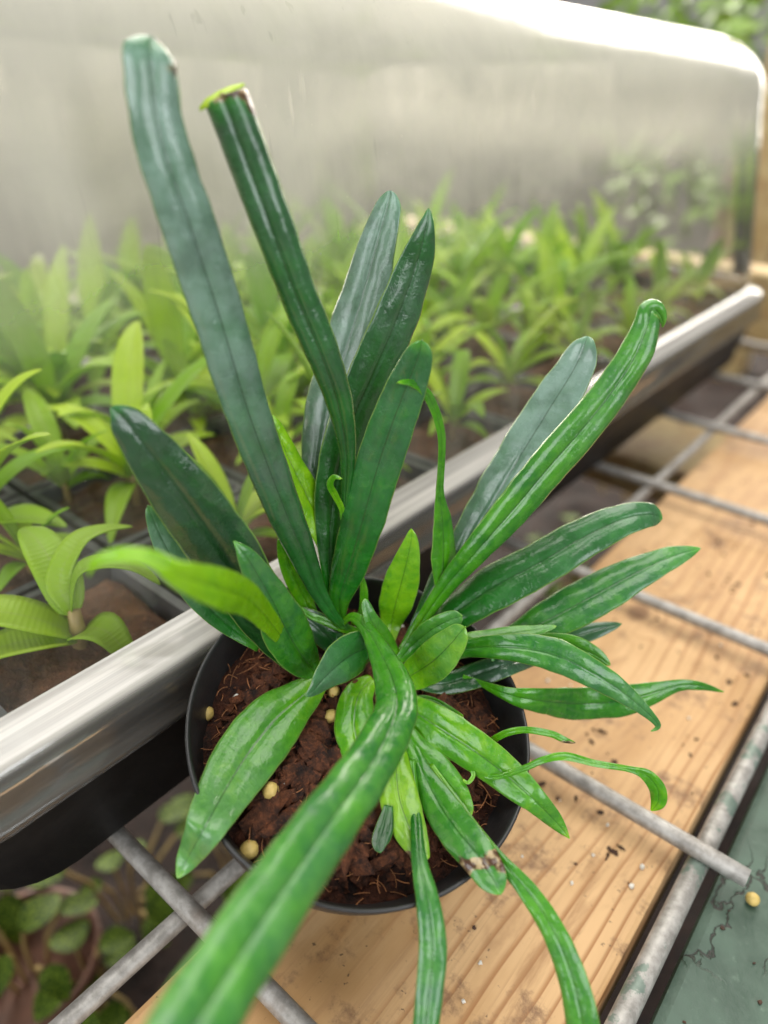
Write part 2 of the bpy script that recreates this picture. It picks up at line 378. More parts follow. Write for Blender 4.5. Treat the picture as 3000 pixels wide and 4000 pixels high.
# ------------------------------------------------------------------ boards and painted beam
bd = box_obj('pine_plank', (-0.1005, -0.25, -0.031), (-0.0145, 0.60, -0.0095), M['pine'], bevel=0.0018)
tag(bd, 'pale pine plank with dirt spots lying under the wire mesh', 'plank')
gb = box_obj('painted_beam', (-0.0035, -0.35, -0.072), (0.085, 0.75, -0.0115), M['green'], bevel=0.003)
tag(gb, 'dark green painted timber beam with cracked flaking paint at the bench edge', 'beam')
lp = box_obj('cross_plank', (-0.36, 0.50, -0.085), (0.02, 0.60, -0.055), M['pine2'], bevel=0.002)
tag(lp, 'darker brown plank running crosswise beneath the far wires', 'plank')

# ------------------------------------------------------------------ propagator tray and lid
def rrect(x0, x1, y0, y1, r, seg=7):
    P = []
    for cx, cyy, a0 in ((x1 - r, y1 - r, 0), (x0 + r, y1 - r, 90), (x0 + r, y0 + r, 180), (x1 - r, y0 + r, 270)):
        for k in range(seg + 1):
            a = math.radians(a0 + 90 * k / seg); P.append((cx + r * math.cos(a), cyy + r * math.sin(a)))
    return P
LX0, LX1, LY0, LY1 = -0.485, -0.1335, -0.012, 0.612      # foot of the lid's walls
def ring_geo(rings, close_top=False, close_bottom=False, y0=None):
    V = []; F = []; n = None
    for (ins, z, r) in rings:
        P = rrect(LX0 + ins, LX1 - ins, (LY0 + ins) if y0 is None else y0(z) + ins, LY1 - ins, max(0.004, r)); n = len(P)
        # long walls subdivided so that each ring keeps the same count
        V += [Vector((x, y, z)) for x, y in P]
    for i in range(len(rings) - 1):
        for k in range(n):
            k2 = (k + 1) % n; F.append((i * n + k, i * n + k2, (i + 1) * n + k2, (i + 1) * n + k))
    if close_top: F.append(tuple((len(rings) - 1) * n + k for k in range(n)))
    if close_bottom: F.append(tuple(k for k in reversed(range(n))))
    return V, F
tray = empty('propagator_tray', (-0.31, 0.30, 0.003), 'black plastic propagator tray standing on the wire mesh', 'tray')
V, F = ring_geo([(0.020, 0.004, 0.012), (0.006, 0.0032, 0.020), (0.0015, 0.006, 0.024), (-0.0035, 0.030, 0.034), (-0.0065, 0.050, 0.042), (-0.0085, 0.0515, 0.044), (-0.0085, 0.054, 0.044), (-0.0045, 0.0545, 0.040), (-0.003, 0.050, 0.038), (0.002, 0.012, 0.034), (0.02, 0.010, 0.03)], y0=lambda z: 0.014 - 0.016 * min(1, max(0, z - .004) / .046))
V2 = V; n = 32
F.append(tuple(reversed(range(n)))); F.append(tuple(range(len(V) - n, len(V))))
mesh_obj('tray_body', [v - tray.location for v in V2], F, M['tray'], tray)
lid = empty('humidity_cover', (-0.31, 0.30, 0.045), 'tall clear plastic propagator lid fogged with condensation over green seedlings', 'cover')
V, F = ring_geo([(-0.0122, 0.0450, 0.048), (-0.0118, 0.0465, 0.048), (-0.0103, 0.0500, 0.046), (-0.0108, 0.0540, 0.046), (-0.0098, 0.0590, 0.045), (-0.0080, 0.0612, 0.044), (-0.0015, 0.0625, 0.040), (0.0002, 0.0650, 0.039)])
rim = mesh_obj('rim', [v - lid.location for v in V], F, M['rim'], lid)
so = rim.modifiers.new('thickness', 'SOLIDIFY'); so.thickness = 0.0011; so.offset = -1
rings = [(0.0002, 0.0652, 0.039)] + [(0.0002 + 0.014 * t, 0.0652 + 0.118 * t, 0.039 + 0.02 * t) for t in (0.2, 0.4, 0.6, 0.8, 1.0)]
for k in range(1, 9):
    a = math.radians(84 * k / 8); rings.append((0.0142 + 0.034 * (1 - math.cos(a)), 0.1832 + 0.034 * math.sin(a), 0.059))
rings += [(0.080, 0.2185, 0.05), (0.14, 0.2195, 0.03)]
V, F = ring_geo(rings, close_top=True)
dome = mesh_obj('cover', [v - lid.location for v in V], F, M['dome'], lid)

# ------------------------------------------------------------------ cell tray with soil plugs inside
PX, PY, NX, NY, CS = -0.168, 0.066, 5, 9, 0.062
ctray = empty('cell_tray', (-0.30, 0.31, 0.0115), 'grey black plastic cell tray of brown soil plugs under the clear lid', 'seed tray')
h = CS / 2 - 0.0012; hb = h - 0.007
cv = [(-h, -h, .036), (h, -h, .036), (h, h, .036), (-h, h, .036), (-h + .003, -h + .003, .036), (h - .003, -h + .003, .036), (h - .003, h - .003, .036), (-h + .003, h - .003, .036),
      (-hb, -hb, .002), (hb, -hb, .002), (hb, hb, .002), (-hb, hb, .002)]
cf = [(0, 1, 5, 4), (1, 2, 6, 5), (2, 3, 7, 6), (3, 0, 4, 7), (4, 5, 9, 8), (5, 6, 10, 9), (6, 7, 11, 10), (7, 4, 8, 11), (8, 9, 10, 11), (0, 8, 9, 1), (1, 9, 10, 2), (2, 10, 11, 3), (3, 11, 8, 0)]
cell0 = None; plugs = []
for j in range(NY):
    for i in range(NX):
        p = Vector((PX - CS * i, PY + CS * j, 0.0115)) - ctray.location
        if cell0 is None: cell0 = mesh_obj('cell', cv, cf, M['cell'], ctray, p, smooth=False)
        else:
            c = cell0.copy(); COL.objects.link(c); c.parent = ctray; c.location = p
        if len(plugs) < 6:
            V = []; F = []; n = 14; s = random.random() * 40; e = h - 0.0032
            for b in range(n + 1):
                for a in range(n + 1):
                    x = -e + 2 * e * a / n; y = -e + 2 * e * b / n; q = Vector((x, y, s))
                    edge = min(1, 5 * min(1 - abs(x) / e, 1 - abs(y) / e))
                    V.append((x, y, .028 + .006 * edge + .0035 * noise.noise(q * 60) + .002 * noise.noise(q * 190)))
            for b in range(n):
                for a in range(n): k = b * (n + 1) + a; F.append((k, k + 1, k + n + 2, k + n + 1))
            o = mesh_obj('soil_plug', V, F, M['plugsoil'], ctray, p); plugs.append(o)
        else:
            o = plugs[(i * 3 + j) % 6].copy(); COL.objects.link(o); o.parent = ctray; o.location = p

# ------------------------------------------------------------------ seedlings
def blade_geo(path, width, fold=0.25, nacross=6, pointy=0.8):
    """path: list of points (base to tip); width: full width in metres; lance-shaped blade"""
    P = catmull([list(p) for p in path], 5); n = len(P); V = []; UV = []; F = []
    for i, p in enumerate(P):
        p = Vector(p); t = (Vector(P[min(i + 1, n - 1)]) - Vector(P[max(i - 1, 0)])).normalized()
        side = t.cross(Vector((0, 0, 1)))
        if side.length < 0.05: side = Vector((1, 0, 0))
        side.normalize(); nrm = side.cross(t).normalized(); u = i / (n - 1)
        w = width / 2 * max(0.03, math.sin(math.pi * min(1, u ** pointy * 0.97 + 0.03)) ** 0.8) if u > 0.02 else width * 0.04
        for k in range(nacross + 1):
            v = 2 * k / nacross - 1
            V.append(p + side * (v * w) + nrm * (abs(v) ** 1.4 * w * fold)); UV.append((u, (v + 1) / 2))
    m = nacross + 1
    for i in range(n - 1):
        for k in range(nacross): F.append((i * m + k, i * m + k + 1, (i + 1) * m + k + 1, (i + 1) * m + k))
    return V, F, UV
def seedling_leaf(parent, az, length, width, up, droop, z0, petiole=0.3):
    d = Vector((math.cos(az), math.sin(az), 0)); L = length
    pts = []
    for k in range(6):
        s = k / 5
        pts.append(Vector((0, 0, z0)) + d * (L * s * (0.75 if up < 1.2 else 0.5)) + Vector((0, 0, L * (up * s - droop * s * s))))
    V, F, UV = blade_geo(pts, width, 0.22 + 0.2 * random.random())
    o = mesh_obj('leaf', V, F, M['seedling'], parent, uvs=UV)
    so = o.modifiers.new('thickness', 'SOLIDIFY'); so.thickness = 0.0004
    return o
def make_seedling(seed, size):
    random.seed(seed)
    root = bpy.data.objects.new('seedling', None); COL.objects.link(root); root.empty_display_size = 0.01
    hh = 0.018 * size
    V, F = tube_geo([(0, 0, -0.004), (0.0006, 0, hh * 0.5), (0, 0.0005, hh)], [0.0022, 0.0019, 0.0014], 7)
    mesh_obj('stem', V, F, M['stem'], root)
    n = random.choice((8, 9, 10)); a = random.random() * 6.28
    for k in range(n):
        f = k / (n - 1); a += 2.4 + random.uniform(-.35, .35)
        seedling_leaf(root, a, size * random.uniform(.040, .066) * (0.8 + 0.35 * f), size * random.uniform(.008, .0145), 0.55 + 0.75 * f + random.uniform(-.12, .15), random.uniform(.35, .75), hh * (0.5 + 0.5 * f))
    return root
protos = [make_seedling(100 + k, s) for k, s in enumerate((1.0, 1.12, 0.92, 1.22, 1.05, 1.15))]
used = [False] * len(protos); random.seed(21)
def place_seedling(k, loc, rz, sc, label):
    src = protos[k]
    if not used[k]: r = src; used[k] = True
    else:
        r = src.copy(); COL.objects.link(r)
        for ch in list(src.children):
            c = ch.copy(); COL.objects.link(c); c.parent = r
    r.location = loc; r.rotation_euler = (0, 0, rz); r.scale = (sc, sc, sc)
    tag(r, label, 'seedling', 'seedlings growing under the propagator lid'); return r
# the seedling nearest the camera, built on its own
hero = empty('seedling', (-0.1665, 0.0655, 0.045), 'small seedling with pinkish stem in brown soil just behind the lid, far left', 'seedling', 'seedlings growing under the propagator lid')
V, F = tube_geo([(0, 0, -0.004), (0.0005, 0.0005, 0.006), (0, 0.001, 0.0125)], [0.0027, 0.0022, 0.0018], 9)
mesh_obj('stem', V, F, M['stem'], hero)
CR, CU = Vector((0.77, 0.63, 0)), Vector((-0.63, 0.77, 0))      # rightward and away, on the ground
def hero_leaf(pts, width, fold=0.3):
    V, F, UV = blade_geo([CR * a + CU * b + Vector((0, 0, c)) for a, b, c in pts], width, fold)
    o = mesh_obj('leaf', V, F, M['seedling'], hero, uvs=UV); so = o.modifiers.new('thickness', 'SOLIDIFY'); so.thickness = 0.0004
hero_leaf([(0, 0, .004), (-.006, -.002, .010), (-.016, -.004, .015), (-.028, -.005, .016), (-.042, -.006, .011)], .0135, .15)
hero_leaf([(0, 0, .003), (-.007, -.005, .007), (-.018, -.012, .008), (-.032, -.020, .003)], .0135, .2)
hero_leaf([(0, 0, .003), (.005, -.002, .008), (.012, -.005, .009), (.020, -.010, .001)], .0125, .2)
hero_leaf([(0, 0, .012), (.004, .002, .024), (.010, .004, .026), (.019, .004, .025), (.026, .002, .021)], .0065, .35)
hero_leaf([(0, 0, .012), (-.003, .004, .020), (.000, .012, .027), (.005, .018, .028), (.012, .024, .026)], .008, .3)
hero_leaf([(0, 0, .011), (-.004, .006, .020), (-.012, .014, .027), (-.020, .022, .026)], .012, .25)
ORD = ['first', 'second', 'third', 'fourth', 'fifth', 'sixth', 'seventh', 'eighth', 'ninth']
ROW = ['front row along the clear wall', 'second row', 'middle row', 'fourth row', 'back row by the fogged wall']
for j in range(NY):
    for i in range(NX):
        if i == 0 and j == 0: continue
        loc = (PX - CS * i + random.uniform(-.006, .006), PY + CS * j + random.uniform(-.006, .006), 0.045)
        sc = random.uniform(.9, 1.1) * (0.72 if i == 0 else 0.74 if i == 1 and j < 2 else 0.88)
        if i == 0 and j == 1: sc = 0.5
        where = '%s, %s plug from the left' % (ROW[i], ORD[j])
        place_seedling(random.randrange(6), loc, random.random() * 6.28, sc, 'green seedling in the ' + where)
        if i > 0:
            place_seedling(random.randrange(6), (loc[0] + random.choice((-.022, .022)), loc[1] - random.uniform(.005, .025), 0.044), random.random() * 6.28, sc * random.uniform(.65, .85), 'smaller left-hand seedling, ' + where)
            place_seedling(random.randrange(6), (loc[0] + random.choice((-.022, .022)), loc[1] + random.uniform(.005, .025), 0.044), random.random() * 6.28, sc * random.uniform(.65, .9), 'smaller right-hand seedling, ' + where)

# ------------------------------------------------------------------ the potted plant
AX = Vector((0.34175401, -0.13973968, 0.92934225))              # the pot leans off the wire onto the plank
RIMC = Vector((-0.081267, 0.092621, 0.052481)); PH = 0.056; BASE = RIMC - AX * PH
plant = empty('potted_plant', BASE, 'leafy plant with long glossy strap leaves in a small black plastic pot', 'potted plant')
Q = Vector((0, 0, 1)).rotation_difference(AX)
def pot_child(o): o.rotation_mode = 'QUATERNION'; o.rotation_quaternion = Q; return o
prof = [(0.0, 0.0), (0.027, 0.0), (0.0290, 0.0012), (0.0388, 0.0448), (0.0400, 0.0452), (0.0404, 0.0460), (0.0416, 0.0545), (0.0419, 0.0557), (0.0417, 0.0563), (0.0413, 0.0564), (0.0409, 0.0560), (0.0405, 0.0545), (0.0378, 0.0440), (0.0280, 0.0022), (0.0, 0.0022)]
V, F = lathe_geo(prof, 96)
pot_child(mesh_obj('flower_pot', V, F, M['pot'], plant))
random.seed(5)
def soil_h(x, y):
    q = Vector((x, y, 0)); r = math.hypot(x, y) / 0.039
    return PH - 0.0086 - 0.0035 * max(0, r - 0.75) / 0.25 + 0.0022 * noise.noise(q * 70) + 0.0016 * noise.noise(q * 160 + Vector((5, 0, 0))) + 0.0009 * noise.noise(q * 420)
V = [(0, 0, soil_h(0, 0))]; F = []; NR, NS = 46, 120
for i in range(1, NR + 1):
    r = 0.0394 * i / NR
    for k in range(NS):
        a = 2 * math.pi * k / NS; x, y = r * math.cos(a), r * math.sin(a); V.append((x, y, soil_h(x, y)))
for k in range(NS): F.append((0, 1 + k, 1 + (k + 1) % NS))
for i in range(NR - 1):
    for k in range(NS):
        a, b = 1 + i * NS + k, 1 + i * NS + (k + 1) % NS; F.append((a, a + NS, b + NS, b))
soil = pot_child(mesh_obj('potting_soil', V, F, M['soil'], plant))
V = []; F = []
for k in range(1500):
    s = random.choice((.0004, .0006, .0008, .001, .0014, .002, .0032))
    r = (0.0372 - 2.4 * s) * math.sqrt(random.random()); a = random.random() * 6.28; x, y = r * math.cos(a), r * math.sin(a); blob_geo((x, y, soil_h(x, y) + s * .3), s, V, F, .5, (random.uniform(.8, 2.2), 1, random.uniform(.35, .8)), 5, 3)
tag(mesh_obj('bark_chips', V, F, M['chip'], soil, smooth=False), kind='stuff')
V = []; F = []
for k in range(650):
    r = 0.037 * math.sqrt(random.random()); a = random.random() * 6.28; x, y = r * math.cos(a), r * math.sin(a)
    d = random.random() * 6.28; L = random.uniform(.0015, .006); bend = random.uniform(-1.4, 1.4); pts = []; z = soil_h(x, y) + .0003
    lift = random.uniform(-.2, .55) if random.random() < .8 else random.uniform(.5, 1.0)
    for s in range(6):
        pts.append((x, y, z)); x += L / 5 * math.cos(d); y += L / 5 * math.sin(d); z += L / 5 * (lift - .22 * s * lift); d += bend / 5
        if math.hypot(x, y) > .0385: break
    if len(pts) > 2: tube_geo(pts, random.uniform(.00005, .00014), 4, False, V, F)
tag(mesh_obj('coir_fibres', V, F, M['fibre'], soil), kind='stuff')
INV = Q.inverted()
def granule(wx, wy, wz, r, mat, name, jit=.06):
    """bead lying on the soil; (wx, wy, wz) is where a sight line meets the soil, in world space"""
    q = INV @ (Vector((wx, wy, wz)) - BASE); V = []; F = []
    blob_geo((0, 0, 0), r, V, F, jit, (1, 1, random.uniform(.85, 1)), 14, 9)
    o = mesh_obj(name, V, F, mat, soil); o.location = (q.x, q.y, soil_h(q.x, q.y) + r * .95)
granule(-0.1133, 0.0703, 0.0527, 0.0019, M['prill'], 'granule')
granule(-0.0949, 0.0961, 0.0498, 0.0018, M['prill'], 'granule')
granule(-0.0910, 0.0912, 0.0477, 0.0019, M['prill'], 'granule')
granule(-0.0885, 0.0678, 0.0432, 0.0020, M['prill'], 'granule')
granule(-0.0836, 0.0571, 0.0398, 0.0021, M['prill'], 'granule')
granule(-0.0945, 0.1191, 0.0531, 0.0012, M['prill'], 'granule')
granule(-0.0882, 0.0717, 0.0437, 0.0010, M['perlite'], 'perlite_grain', .3)
granule(-0.0945, 0.1197, 0.0532, 0.0014, M['perlite'], 'perlite_grain', .3)
granule(-0.0948, 0.1246, 0.0541, 0.0009, M['perlite'], 'perlite_grain', .3)
granule(-0.1109, 0.0777, 0.0530, 0.0007, M['perlite'], 'perlite_grain', .3)
granule(-0.0905, 0.0923, 0.0477, 0.0010, M['perlite'], 'perlite_grain', .3)

# leaves: (remark, lime, bloom, tip, curl, [(x, y, z, half width, normal)]) relative to the pot's base
LEAVES = [
    ('tall leaf leaning left', 0.12, 0.90, 0.020, 0.55, [(0.0023,0.0102,0.0574,0.00124,0.87,-0.20,0.45), (-0.0008,0.0063,0.0617,0.00135,0.93,-0.25,0.28), (-0.0041,0.0022,0.0716,0.00225,0.93,-0.36,0.10), (-0.0062,-0.0012,0.0852,0.00362,0.91,-0.41,0.04), (-0.0084,-0.0045,0.0989,0.00454,0.91,-0.42,0.03), (-0.0115,-0.0098,0.1230,0.00515,0.90,-0.44,0.05), (-0.0146,-0.0123,0.1428,0.00555,0.89,-0.45,0.05), (-0.0165,-0.0155,0.1603,0.00550,0.89,-0.44,0.04), (-0.0189,-0.0179,0.1755,0.00501,0.89,-0.45,0.10), (-0.0203,-0.0172,0.1858,0.00469,0.88,-0.44,0.19), (-0.0210,-0.0165,0.1884,0.00459,0.83,-0.34,0.44), (-0.0217,-0.0157,0.1897,0.00445,0.75,-0.17,0.64), (-0.0225,-0.0148,0.1907,0.00407,0.71,-0.12,0.69)]),
    ('tall leaf with tip cut off', 0.15, 0.15, 0.004, 0.75, [(-0.0043,0.0079,0.0596,0.00088,0.46,-0.89,0.09), (-0.0043,0.0096,0.0777,0.00096,0.45,-0.89,0.09), (-0.0043,0.0117,0.0961,0.00138,0.46,-0.89,0.07), (-0.0042,0.0123,0.1086,0.00232,0.51,-0.86,-0.04), (-0.0047,0.0101,0.1220,0.00359,0.58,-0.81,-0.10), (-0.0069,0.0071,0.1342,0.00424,0.61,-0.79,-0.05), (-0.0103,0.0042,0.1460,0.00446,0.61,-0.80,-0.04), (-0.0131,0.0012,0.1588,0.00462,0.60,-0.80,-0.02), (-0.0163,-0.0007,0.1696,0.00473,0.59,-0.81,0.02), (-0.0185,-0.0023,0.1778,0.00468,0.59,-0.81,0.02), (-0.0200,-0.0031,0.1823,0.00461,0.58,-0.81,0.04)]),
    ('', 0.08, 0.90, 0.040, 0.30, [(-0.0035,0.0102,0.0657,0.00099,0.35,-0.90,0.24), (-0.0102,0.0125,0.0838,0.00303,0.34,-0.90,0.27), (-0.0161,0.0148,0.0972,0.00539,0.30,-0.89,0.35), (-0.0186,0.0206,0.1114,0.00711,0.27,-0.86,0.43), (-0.0191,0.0279,0.1254,0.00715,0.27,-0.86,0.43), (-0.0186,0.0344,0.1393,0.00645,0.26,-0.88,0.39), (-0.0182,0.0397,0.1518,0.00521,0.26,-0.89,0.37), (-0.0179,0.0432,0.1599,0.00370,0.26,-0.91,0.34), (-0.0178,0.0439,0.1628,0.00267,0.25,-0.94,0.23)]),
    ('', 0.12, 0.15, 0.100, 0.35, [(-0.0055,0.0081,0.0612,0.00088,0.90,-0.40,0.19), (-0.0084,0.0099,0.0786,0.00303,0.88,-0.42,0.22), (-0.0107,0.0146,0.0951,0.00521,0.86,-0.46,0.21), (-0.0105,0.0210,0.1111,0.00603,0.84,-0.52,0.14), (-0.0081,0.0272,0.1245,0.00612,0.83,-0.55,0.09), (-0.0056,0.0323,0.1364,0.00587,0.83,-0.55,0.08), (-0.0039,0.0371,0.1487,0.00454,0.83,-0.55,0.09), (-0.0031,0.0393,0.1567,0.00276,0.83,-0.54,0.12), (-0.0035,0.0404,0.1605,0.00179,0.82,-0.52,0.24)]),
    ('', 0.25, 0.20, 0.040, 0.40, [(-0.0021,0.0073,0.0604,0.00099,0.65,-0.75,0.11), (-0.0030,0.0075,0.0675,0.00280,0.56,-0.82,0.11), (-0.0018,0.0098,0.0772,0.00477,0.49,-0.86,0.13), (0.0003,0.0128,0.0907,0.00565,0.49,-0.87,0.12), (0.0022,0.0158,0.1044,0.00579,0.48,-0.87,0.10), (0.0048,0.0181,0.1165,0.00559,0.45,-0.89,0.04), (0.0079,0.0197,0.1270,0.00466,0.43,-0.90,-0.01), (0.0100,0.0205,0.1336,0.00333,0.44,-0.90,-0.03), (0.0106,0.0207,0.1372,0.00249,0.47,-0.88,-0.02)]),
    ('', 0.08, 0.95, 0.040, 0.25, [(0.0123,0.0147,0.0540,0.00111,0.15,-0.71,0.69), (0.0129,0.0216,0.0611,0.00199,0.14,-0.79,0.59), (0.0148,0.0277,0.0709,0.00369,0.12,-0.85,0.52), (0.0175,0.0343,0.0806,0.00524,0.13,-0.82,0.56), (0.0195,0.0420,0.0906,0.00630,0.13,-0.82,0.56), (0.0218,0.0497,0.1020,0.00671,0.13,-0.81,0.57), (0.0240,0.0586,0.1134,0.00631,0.14,-0.79,0.59), (0.0259,0.0660,0.1230,0.00533,0.12,-0.83,0.55), (0.0263,0.0690,0.1285,0.00365,0.10,-0.86,0.50), (0.0262,0.0704,0.1304,0.00271,0.08,-0.81,0.58)]),
    ('', 0.45, 0.15, 0.030, 0.60, [(0.0125,0.0139,0.0538,0.00124,0.55,-0.75,0.35), (0.0147,0.0192,0.0619,0.00171,0.52,-0.81,0.26), (0.0191,0.0245,0.0740,0.00274,0.47,-0.86,0.19), (0.0244,0.0298,0.0851,0.00382,0.47,-0.85,0.23), (0.0294,0.0360,0.0957,0.00476,0.48,-0.84,0.26), (0.0341,0.0420,0.1064,0.00498,0.49,-0.83,0.27), (0.0382,0.0477,0.1153,0.00489,0.51,-0.80,0.32), (0.0414,0.0537,0.1237,0.00451,0.52,-0.78,0.35), (0.0435,0.0586,0.1318,0.00414,0.50,-0.78,0.37), (0.0437,0.0620,0.1380,0.00337,0.48,-0.75,0.45), (0.0432,0.0641,0.1412,0.00295,0.65,-0.48,0.59), (0.0443,0.0659,0.1404,0.00180,0.60,-0.75,-0.28), (0.0453,0.0667,0.1385,0.00107,0.31,-0.92,-0.23), (0.0454,0.0671,0.1370,0.00043,0.20,-0.96,-0.22)]),
    ('', 0.50, 0.00, 0.030, 0.20, [(0.0162,0.0221,0.0641,0.00086,0.87,-0.48,0.09), (0.0169,0.0247,0.0706,0.00145,0.90,-0.43,0.12), (0.0163,0.0266,0.0796,0.00369,0.92,-0.34,0.18), (0.0144,0.0279,0.0894,0.00293,0.94,-0.30,0.17), (0.0132,0.0274,0.0979,0.00126,0.95,-0.32,0.06), (0.0131,0.0276,0.1061,0.00106,0.94,-0.34,0.01), (0.0129,0.0271,0.1135,0.00120,0.96,-0.27,0.07), (0.0115,0.0254,0.1207,0.00133,0.98,-0.17,0.12), (0.0106,0.0223,0.1255,0.00125,0.97,-0.00,0.26), (0.0095,0.0188,0.1280,0.00092,0.79,0.03,0.61), (0.0084,0.0154,0.1287,0.00045,0.62,-0.06,0.78)]),
    ('', 0.20, 0.15, 0.040, 0.35, [(0.0136,0.0141,0.0535,0.00099,0.18,-0.43,0.88), (0.0161,0.0228,0.0573,0.00250,0.13,-0.58,0.80), (0.0201,0.0295,0.0636,0.00522,0.07,-0.68,0.73), (0.0259,0.0376,0.0700,0.00656,0.10,-0.63,0.77), (0.0332,0.0467,0.0761,0.00652,0.11,-0.62,0.78), (0.0402,0.0560,0.0826,0.00587,0.12,-0.62,0.78), (0.0469,0.0636,0.0873,0.00475,0.23,-0.53,0.82), (0.0518,0.0697,0.0881,0.00355,0.57,-0.30,0.77), (0.0541,0.0736,0.0858,0.00211,0.84,-0.22,0.49)]),
    ('', 0.36, 0.20, 0.060, 0.30, [(0.0169,0.0140,0.0523,0.00086,0.43,-0.24,0.87), (0.0241,0.0272,0.0524,0.00151,0.32,-0.40,0.86), (0.0327,0.0361,0.0567,0.00312,0.16,-0.59,0.79), (0.0399,0.0446,0.0621,0.00572,0.13,-0.62,0.78), (0.0471,0.0537,0.0683,0.00606,0.14,-0.60,0.79), (0.0537,0.0632,0.0736,0.00482,0.20,-0.53,0.82), (0.0592,0.0716,0.0767,0.00323,0.32,-0.42,0.85), (0.0641,0.0795,0.0778,0.00088,0.39,-0.36,0.85)]),
    ('', 0.36, 0.20, 0.050, 0.30, [(0.0168,0.0121,0.0520,0.00085,0.36,-0.69,0.63), (0.0253,0.0216,0.0576,0.00206,0.23,-0.78,0.58), (0.0368,0.0259,0.0626,0.00340,0.16,-0.77,0.61), (0.0473,0.0306,0.0633,0.00426,0.37,-0.68,0.64), (0.0571,0.0346,0.0599,0.00367,0.55,-0.63,0.55), (0.0648,0.0385,0.0549,0.00265,0.68,-0.60,0.43), (0.0703,0.0419,0.0495,0.00140,0.70,-0.64,0.33), (0.0733,0.0432,0.0459,0.00082,0.46,-0.88,0.10), (0.0722,0.0423,0.0439,0.00047,-0.02,-0.91,0.41)]),
    ('', 0.42, 0.05, 0.050, 0.25, [(0.0277,0.0222,0.0495,0.00062,0.53,-0.76,0.37), (0.0310,0.0240,0.0486,0.00074,-0.01,-0.91,0.41), (0.0408,0.0228,0.0511,0.00189,0.19,-0.89,0.41), (0.0475,0.0279,0.0494,0.00344,0.86,-0.41,0.29), (0.0536,0.0427,0.0408,0.00477,0.83,-0.41,0.38), (0.0624,0.0506,0.0418,0.00440,0.60,-0.64,0.48), (0.0674,0.0571,0.0430,0.00303,0.63,-0.57,0.52), (0.0720,0.0633,0.0441,0.00171,0.67,-0.58,0.47), (0.0764,0.0678,0.0433,0.00121,0.73,-0.61,0.32), (0.0816,0.0729,0.0406,0.00032,0.75,-0.61,0.25)]),
    ('', 0.00, 0.12, 0.050, 0.25, [(0.0033,-0.0070,0.0541,0.00106,0.40,-0.67,0.63), (-0.0033,-0.0085,0.0567,0.00296,0.74,-0.56,0.36), (-0.0076,-0.0123,0.0682,0.00596,0.83,-0.55,0.08), (-0.0108,-0.0162,0.0823,0.00755,0.84,-0.54,0.00), (-0.0129,-0.0205,0.0946,0.00781,0.86,-0.50,-0.03), (-0.0151,-0.0253,0.1066,0.00713,0.87,-0.49,-0.01), (-0.0175,-0.0290,0.1161,0.00599,0.86,-0.51,0.05), (-0.0198,-0.0316,0.1230,0.00462,0.83,-0.54,0.14), (-0.0221,-0.0332,0.1274,0.00310,0.80,-0.56,0.22), (-0.0235,-0.0344,0.1293,0.00181,0.79,-0.56,0.23)]),
    ('', 0.25, 0.50, 0.050, 0.20, [(-0.0120,-0.0130,0.0601,0.00118,0.87,-0.16,0.46), (-0.0189,-0.0195,0.0709,0.00286,0.93,-0.13,0.34), (-0.0222,-0.0247,0.0835,0.00328,0.96,-0.17,0.23), (-0.0257,-0.0269,0.0941,0.00244,0.93,-0.25,0.27), (-0.0283,-0.0274,0.1023,0.00104,0.92,-0.27,0.28)]),
    ('blurred lime leaf', 1.00, 0.00, 0.030, 0.30, [(-0.0048,-0.0070,0.0571,0.00084,0.96,0.15,-0.23), (0.0006,-0.0164,0.0738,0.00216,0.95,0.21,-0.23), (0.0099,-0.0306,0.0963,0.00346,0.91,0.38,-0.14), (0.0168,-0.0420,0.1093,0.00381,0.84,0.53,0.12), (0.0192,-0.0503,0.1175,0.00253,0.90,0.35,0.28), (0.0175,-0.0542,0.1221,0.00153,0.76,-0.01,0.65), (0.0144,-0.0575,0.1232,0.00124,0.36,-0.49,0.79), (0.0110,-0.0600,0.1215,0.00084,0.26,-0.84,0.47), (0.0101,-0.0611,0.1191,0.00028,0.45,-0.86,0.22)]),
    ('', 0.38, 0.18, 0.080, 0.35, [(0.0072,-0.0026,0.0534,0.00095,0.45,-0.36,0.82), (0.0021,-0.0057,0.0548,0.00213,0.85,-0.10,0.52), (0.0009,-0.0098,0.0624,0.00527,0.99,-0.10,0.03), (0.0006,-0.0140,0.0730,0.00602,0.98,-0.20,-0.03), (-0.0001,-0.0171,0.0834,0.00461,0.97,-0.23,0.05), (-0.0017,-0.0196,0.0917,0.00325,0.96,-0.24,0.15), (-0.0033,-0.0212,0.0972,0.00189,0.92,-0.25,0.31), (-0.0053,-0.0222,0.1001,0.00069,0.83,-0.28,0.48)]),
    ('', 0.25, 0.30, 0.060, 0.25, [(0.0091,0.0089,0.0584,0.00145,0.93,0.23,0.29), (0.0096,0.0028,0.0616,0.00492,0.88,0.22,0.43), (0.0100,-0.0045,0.0634,0.00532,0.79,0.18,0.58), (0.0110,-0.0121,0.0641,0.00328,0.74,0.11,0.66), (0.0116,-0.0165,0.0636,0.00161,0.74,0.00,0.67), (0.0116,-0.0196,0.0635,0.00042,0.77,-0.02,0.64)]),
